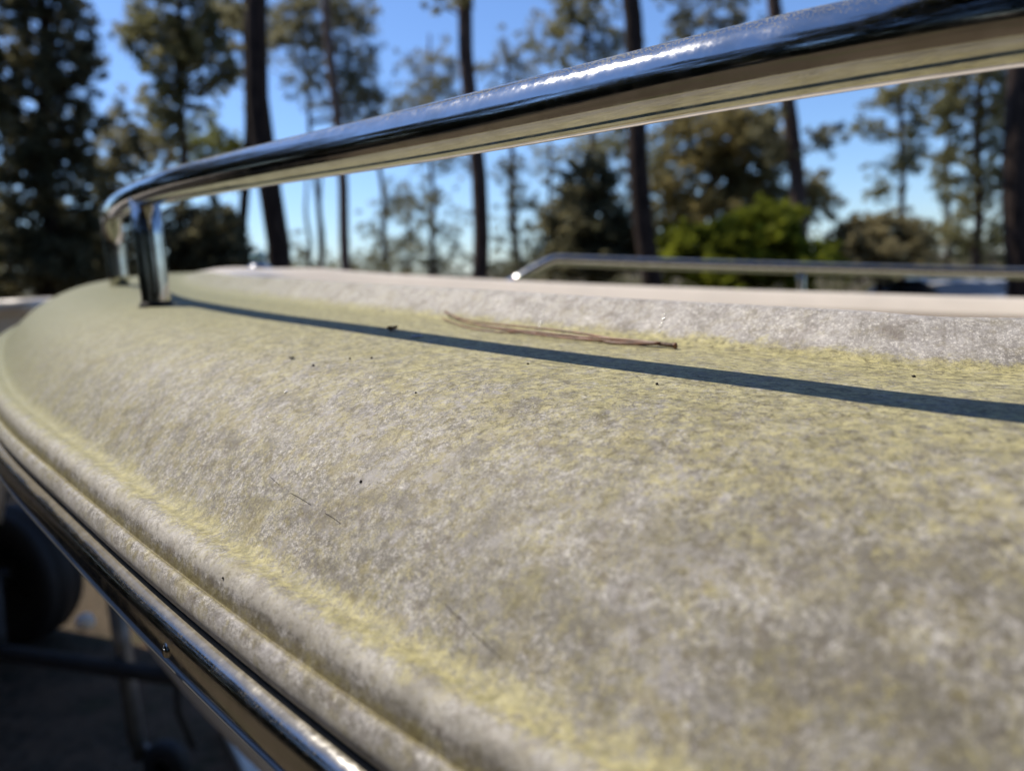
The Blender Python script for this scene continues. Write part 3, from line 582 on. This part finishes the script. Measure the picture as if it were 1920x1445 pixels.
# ------------------------------------------------------------------ neighbouring boat on its trailer (lower left)
def G(px, py, Y): return at(px, py, Y)
def ground_at(px, py, z=0.):
    d_ = at(px, py, 1)-CAMLOC; return CAMLOC+d_*((z-HC)/d_.z)
AX = Vector((-.94, .34, 0)).normalized(); PN = Vector((.34, .94, 0)).normalized()
CP = ground_at(52, 1192)-AX*2.05-PN*.78                       # coupler on the ground plan
def tp(s_, l, z): return Vector((CP.x, CP.y, 0))+AX*s_+PN*l+Vector((0, 0, z))
nb = empty('motorboat', tp(3, 0, 0.3), 'white motorboat on the black trailer beyond the bow, its bow cut by the left edge', 'boat')
st_ = [0, .05, .15, .35, .7, 1.2, 2, 3, 4.2, 5.2]
def hb(s_): return .98*(1-(1-min(s_/2.2, 1))**2.2)
V = []; secs = [(1., 1.0), (.98, .86), (.95, .60), (.86, .34), (.80, .28), (.35, .10), (0, 0)]
for s_ in st_:
    rake = .0; b0 = hb(s_)+.02; keel = .98-.22*min(s_/1.8, 1); sh = 1.745-.03*min(s_/3, 1)
    for side in (1,):
        row = [(b0*w_*(1-(1-h_)*.45*max(0, 1-s_/1.5)), keel+(sh-keel)*h_) for w_, h_ in secs]
        full = [(-l, z) for l, z in row]+[(l, z) for l, z in row[::-1][1:]]
        V += [tp(.66+s_+.30*(1-(z-keel)/(sh-keel))*max(0, 1-s_/1.2), l, z) for l, z in full]
k = 13
mesh_ = mesh('hull', V, [(i*k+j, i*k+j+1, (i+1)*k+j+1, (i+1)*k+j) for i in range(len(st_)-1) for j in range(k-1)]+[tuple((len(st_)-1)*k+j for j in range(k))], M['hull']); keep(mesh_, nb)
mb = MB(); gw = [tp(.64+s_, -hb(s_)-.02, 1.752-.03*min(s_/3, 1)) for s_ in st_[::-1]]+[tp(.64+s_, hb(s_)+.02, 1.752-.03*min(s_/3, 1)) for s_ in st_[1:]]
mb.tube([Vector(p) for p in spl([tuple(p) for p in gw], 4)], .028, 10); mb.build('gunwale_cap', M['liner'], nb)
V = [tp(.66+s_, q*hb(s_), 1.745+.03*(1-q*q)-.03*min(s_/3, 1)) for s_ in st_ for q in (-1, -.5, 0, .5, 1)]
keep(mesh('foredeck', V, [(i*5+j, i*5+j+1, (i+1)*5+j+1, (i+1)*5+j) for i in range(len(st_)-1) for j in range(4)], M['liner']), nb)
tr = empty('boat_trailer', tp(2.5, 0, 0), 'black boat trailer with a dark wheel and tongue jack, parked under the neighbouring boat', 'trailer')
mb = MB(); mb.tube([tp(0, 0, .50), tp(1.2, 0, .46)], .028, 8); mb.tube([tp(1.1, 0, .50), tp(2.0, .62, .44), tp(5.2, .62, .44)], .038, 8); mb.tube([tp(1.1, 0, .50), tp(2.0, -.62, .44), tp(5.2, -.62, .44)], .038, 8)
for q in (1.9, 3.0, 4.6): mb.tube([tp(q, -.62, .44), tp(q, .62, .44)], .03, 8)
tag(mb.build('frame', M['black_paint'], tr), kind='stuff')
for l in (-.38, .38):
    mb = MB(); R0 = Matrix((AX, PN, Vector((0, 0, 1)))).transposed(); mb.box(tp(3.6, l, .53), (1.5, .05, .035), R0); mb.build('bunk', M['carpet'], tr, smooth=False)
mb = MB(); mb.tube([tp(2.05, -.72, .32), tp(2.05, .72, .32)], .03, 10); mb.build('axle', M['galv'], tr)
for l in (.78, -.78):
    c = tp(2.05, l, .36)
    mb = MB(); mb.lathe(c, PN, [(.19, -.075), (.23, -.11), (.30, -.115), (.34, -.10), (.36, -.065), (.352, -.055), (.352, -.045), (.363, -.035), (.364, 0), (.363, .035), (.352, .045), (.352, .055), (.36, .065), (.34, .10), (.30, .115), (.23, .11), (.19, .075)], 40)
    wh = mb.build('wheel', M['rubber'], tr)
    mb = MB()
    sg = -1 
    mb.lathe(c, PN*sg, [(.0, .045), (.05, .05), (.055, .03), (.14, .02), (.175, .05), (.195, .08), (.195, -.08)], 28)
    for a_ in range(5):
        t = a_/5*6.2832; mb.lathe(c+(AX*math.cos(t)+Vector((0, 0, 1))*math.sin(t))*.09-PN*.02*1, PN*sg, [(.012, 0), (.012, .03), (.001, .034)], 8)
    rm = mb.build('rim', M['black_paint']); rm.parent = wh
jx = tp(.52, .06, 0); jk = MB(); jk.tube([Vector((jx.x, jx.y, .16)), Vector((jx.x-.01, jx.y, .86))], .030, 14); jk.tube([Vector((jx.x, jx.y, .09)), Vector((jx.x, jx.y, .3))], .022, 12)
jk.tube([Vector((jx.x-.01, jx.y, .86)), Vector((jx.x-.01, jx.y, .89)), Vector((jx.x+.10, jx.y-.04, .90)), Vector((jx.x+.11, jx.y-.045, .82))], .009, 8)
jb = jk.build('tongue_jack', M['galv'], tr)
mb = MB(); mb.lathe(Vector((jx.x+.11, jx.y-.02, .085)), (.2, .98, 0), [(.03, -.03), (.075, -.03), (.085, -.015), (.085, .015), (.075, .03), (.03, .03)], 24); w2 = mb.build('jack_wheel', M['rubber']); w2.parent = jb
mb = MB(); mb.tube([Vector((jx.x, jx.y, .15)), Vector((jx.x+.06, jx.y-.01, .13)), Vector((jx.x+.11, jx.y-.02, .085))], .012, 8); w2 = mb.build('caster_bracket', M['galv']); w2.parent = jb
mb = MB(); R1 = Matrix((Vector((.75, -.66, 0)), Vector((.66, .75, 0)), Vector((0, 0, 1)))).transposed(); cpn = tp(.12, 0, .54)
mb.box(cpn, (.20, .045, .03), R1); mb.build('coupler_plate', M['black_paint'], tr, smooth=False)
mb = MB(); mb.tube([tp(.25, .02, .5), tp(.27, .03, .34), tp(.24, .05, .2)], .013, 8); mb.build('safety_chain', M['black_paint'], tr)
mb = MB(); mb.lathe(G(160, 1165, 2.35), (.3, -.9, .1), [(.001, .03), (.025, .022), (.032, 0), (.025, -.02)], 14); mb.build('winch_hub', M['liner'], tr)
# white board lying by the trailer
mb = MB(); q = ground_at(408, 1345, .05); d1 = Vector((.42, -.62, 0)).normalized(); d2 = Vector((.95, .30, 0)).normalized()
V = []
for z in (.0, .045):
    for a_, b_ in ((0, 0), (1.3, 0), (1.3, .42), (0, .42)): V.append(Vector((q.x, q.y, z+.005))+d1*a_+d2*b_)
o = mesh('white_board', V, [(0, 1, 2, 3)[::-1], (4, 5, 6, 7), (0, 1, 5, 4), (1, 2, 6, 5), (2, 3, 7, 6), (3, 0, 4, 7)], M['white_wood'], smooth=False)
tag(o, 'white painted board lying on the ground beside the trailer jack', 'board')

# our own boat's trailer, under the hull
t2 = empty('boat_trailer', (1.6, .4, 0), 'galvanised trailer carrying the pollen covered boat', 'trailer')
mb = MB()
def q2(s_, l, z): p = B+DIR*s_+np.array([.24, .97])*l; return Vector((p[0], p[1], z))
mb.tube([q2(-.5, 0, .5), q2(.9, 0, .5)], .04, 8); mb.tube([q2(.8, 0, .5), q2(1.8, .55, .5), q2(4.9, .55, .5)], .04, 8); mb.tube([q2(.8, 0, .5), q2(1.8, -.55, .5), q2(4.9, -.55, .5)], .04, 8)
for a_ in (1.8, 3.2, 4.8): mb.tube([q2(a_, -.55, .5), q2(a_, .55, .5)], .03, 8)
tag(mb.build('frame', M['galv'], t2), kind='stuff')
for l in (-.35, .35):
    mb = MB(); mb.tube([q2(1.6, l, .6), q2(4.8, l, .6)], .05, 8); mb.build('bunk', M['carpet'], t2)
    for a_ in (2.0, 4.3):
        mb = MB(); mb.tube([q2(a_, l, .5), q2(a_, l, .93)], .03, 8); mb.build('bunk_post', M['galv'], t2)
for l in (-.78, .78):
    mb = MB(); mb.lathe(q2(3.1, l, .32), (.24, .97, 0), [(.16, -.08), (.28, -.1), (.32, -.06), (.32, .06), (.28, .1), (.16, .08), (.15, -.08)], 32); wh = mb.build('wheel', M['rubber'], t2)
    mb = MB(); mb.lathe(q2(3.1, l, .32), (.24, .97, 0), [(.0, -.03), (.06, -.04), (.155, -.02), (.165, -.07)], 24); rm = mb.build('rim', M['galv']); rm.parent = wh

# ------------------------------------------------------------------ cars parked at the far side of the lot
def paint(name, c): return simple(name, c, .25, 0, .03, 5, coat=.5)
M['car_white'] = paint('white_car_paint', (.72, .71, .68)); M['car_grey'] = paint('silver_car_paint', (.48, .49, .50)); M['glass'] = simple('dark_car_glass', (.02, .024, .028), .06, spec=.8)
def car(px, Y, top, rz, mat, label):
    p = at(px, 530, Y); root = empty('parked_car', (p.x, p.y, 0), label, 'car', None); k_ = top/1.42
    W_ = Matrix.Translation((p.x, p.y, 0)) @ Matrix.Rotation(rz, 4, 'Z')
    def put(mbv): mbv.v = [tuple(W_ @ Vector(v)) for v in mbv.v]; return mbv
    L = [(-2.15, .42, .62, .78), (-2.1, .30, .80, .84), (-1.5, .24, .90, .87), (-.8, .22, .93, .88), (.6, .22, .93, .88), (1.4, .24, .90, .87), (2.05, .32, .76, .82), (2.15, .42, .60, .76)]
    mb = MB(); V = []
    for x, z0, z1, hw in L:
        for yy, zz in ((-.7, 0), (-1, .25), (-1, .75), (-.88, 1), (0, 1.04), (.88, 1), (1, .75), (1, .25), (.7, 0)): V.append((x, yy*hw, (z0+(z1-z0)*zz)*k_))
    mb.add(V, [(i*9+j, i*9+(j+1) % 9, (i+1)*9+(j+1) % 9, (i+1)*9+j) for i in range(len(L)-1) for j in range(9)]+[tuple(range(9))[::-1], tuple(63+j for j in range(9))])
    put(mb).build('body', mat, root)
    mb = MB(); RF = [(-1.45, .90, .78), (-1.0, 1.30, .66), (-.4, 1.40, .63), (.3, 1.40, .63), (.75, 1.27, .66), (1.3, .90, .78)]; V = []
    for x, z, hw in RF: V += [(x, -hw, z*k_), (x, -hw*.5, (z+.025)*k_), (x, 0, (z+.035)*k_), (x, hw*.5, (z+.025)*k_), (x, hw, z*k_)]
    mb.add(V, [(i*5+j, i*5+j+1, (i+1)*5+j+1, (i+1)*5+j) for i in (1, 2, 3) for j in range(4)]); put(mb).build('roof', mat, root)
    for nm_, i in (('rear_window', 0), ('windscreen', 4)):
        mb = MB(); mb.add(V[i*5:i*5+10], [(j, j+1, 6+j, 5+j) for j in range(4)]); put(mb).build(nm_, M['glass'], root)
    for sd_ in (0, 4):
        mb = MB(); sg = -1 if sd_ == 0 else 1
        mb.add([V[i*5+sd_] for i in range(6)]+[(x, sg*.83, .89*k_) for x, z, h in RF], [(i, i+1, 7+i, 6+i) for i in range(5)]); put(mb).build('side_window', M['glass'], root)
    for x in (-1.35, 1.35):
        for y in (-.80, .80):
            mb = MB(); mb.lathe((x, y, .31), (0, 1, 0), [(.18, -.1), (.30, -.1), (.315, -.06), (.315, .06), (.30, .1), (.18, .1), (.17, -.08)], 24); wh = put(mb).build('wheel', M['rubber'], root)
            mb = MB(); mb.lathe((x, y, .31), (0, 1 if y > 0 else -1, 0), [(0, .07), (.05, .075), (.16, .06), (.18, .09)], 20); r2 = put(mb).build('rim', M['galv']); r2.parent = wh
    for y in (-.6, .6):
        mb = MB(); mb.lathe((2.12, y, .64*k_), (1, 0, 0), [(.11, -.02), (.10, .03), (.05, .05), (.001, .055)], 14); put(mb).build('headlight', M['glass'], root)
car(1748, 17.5, 1.22, R(-80), M['car_white'], 'white car parked beyond the far rail near the right edge')
car(1858, 18.5, 1.16, R(-84), M['car_grey'], 'silver grey car parked to the right of the white car')
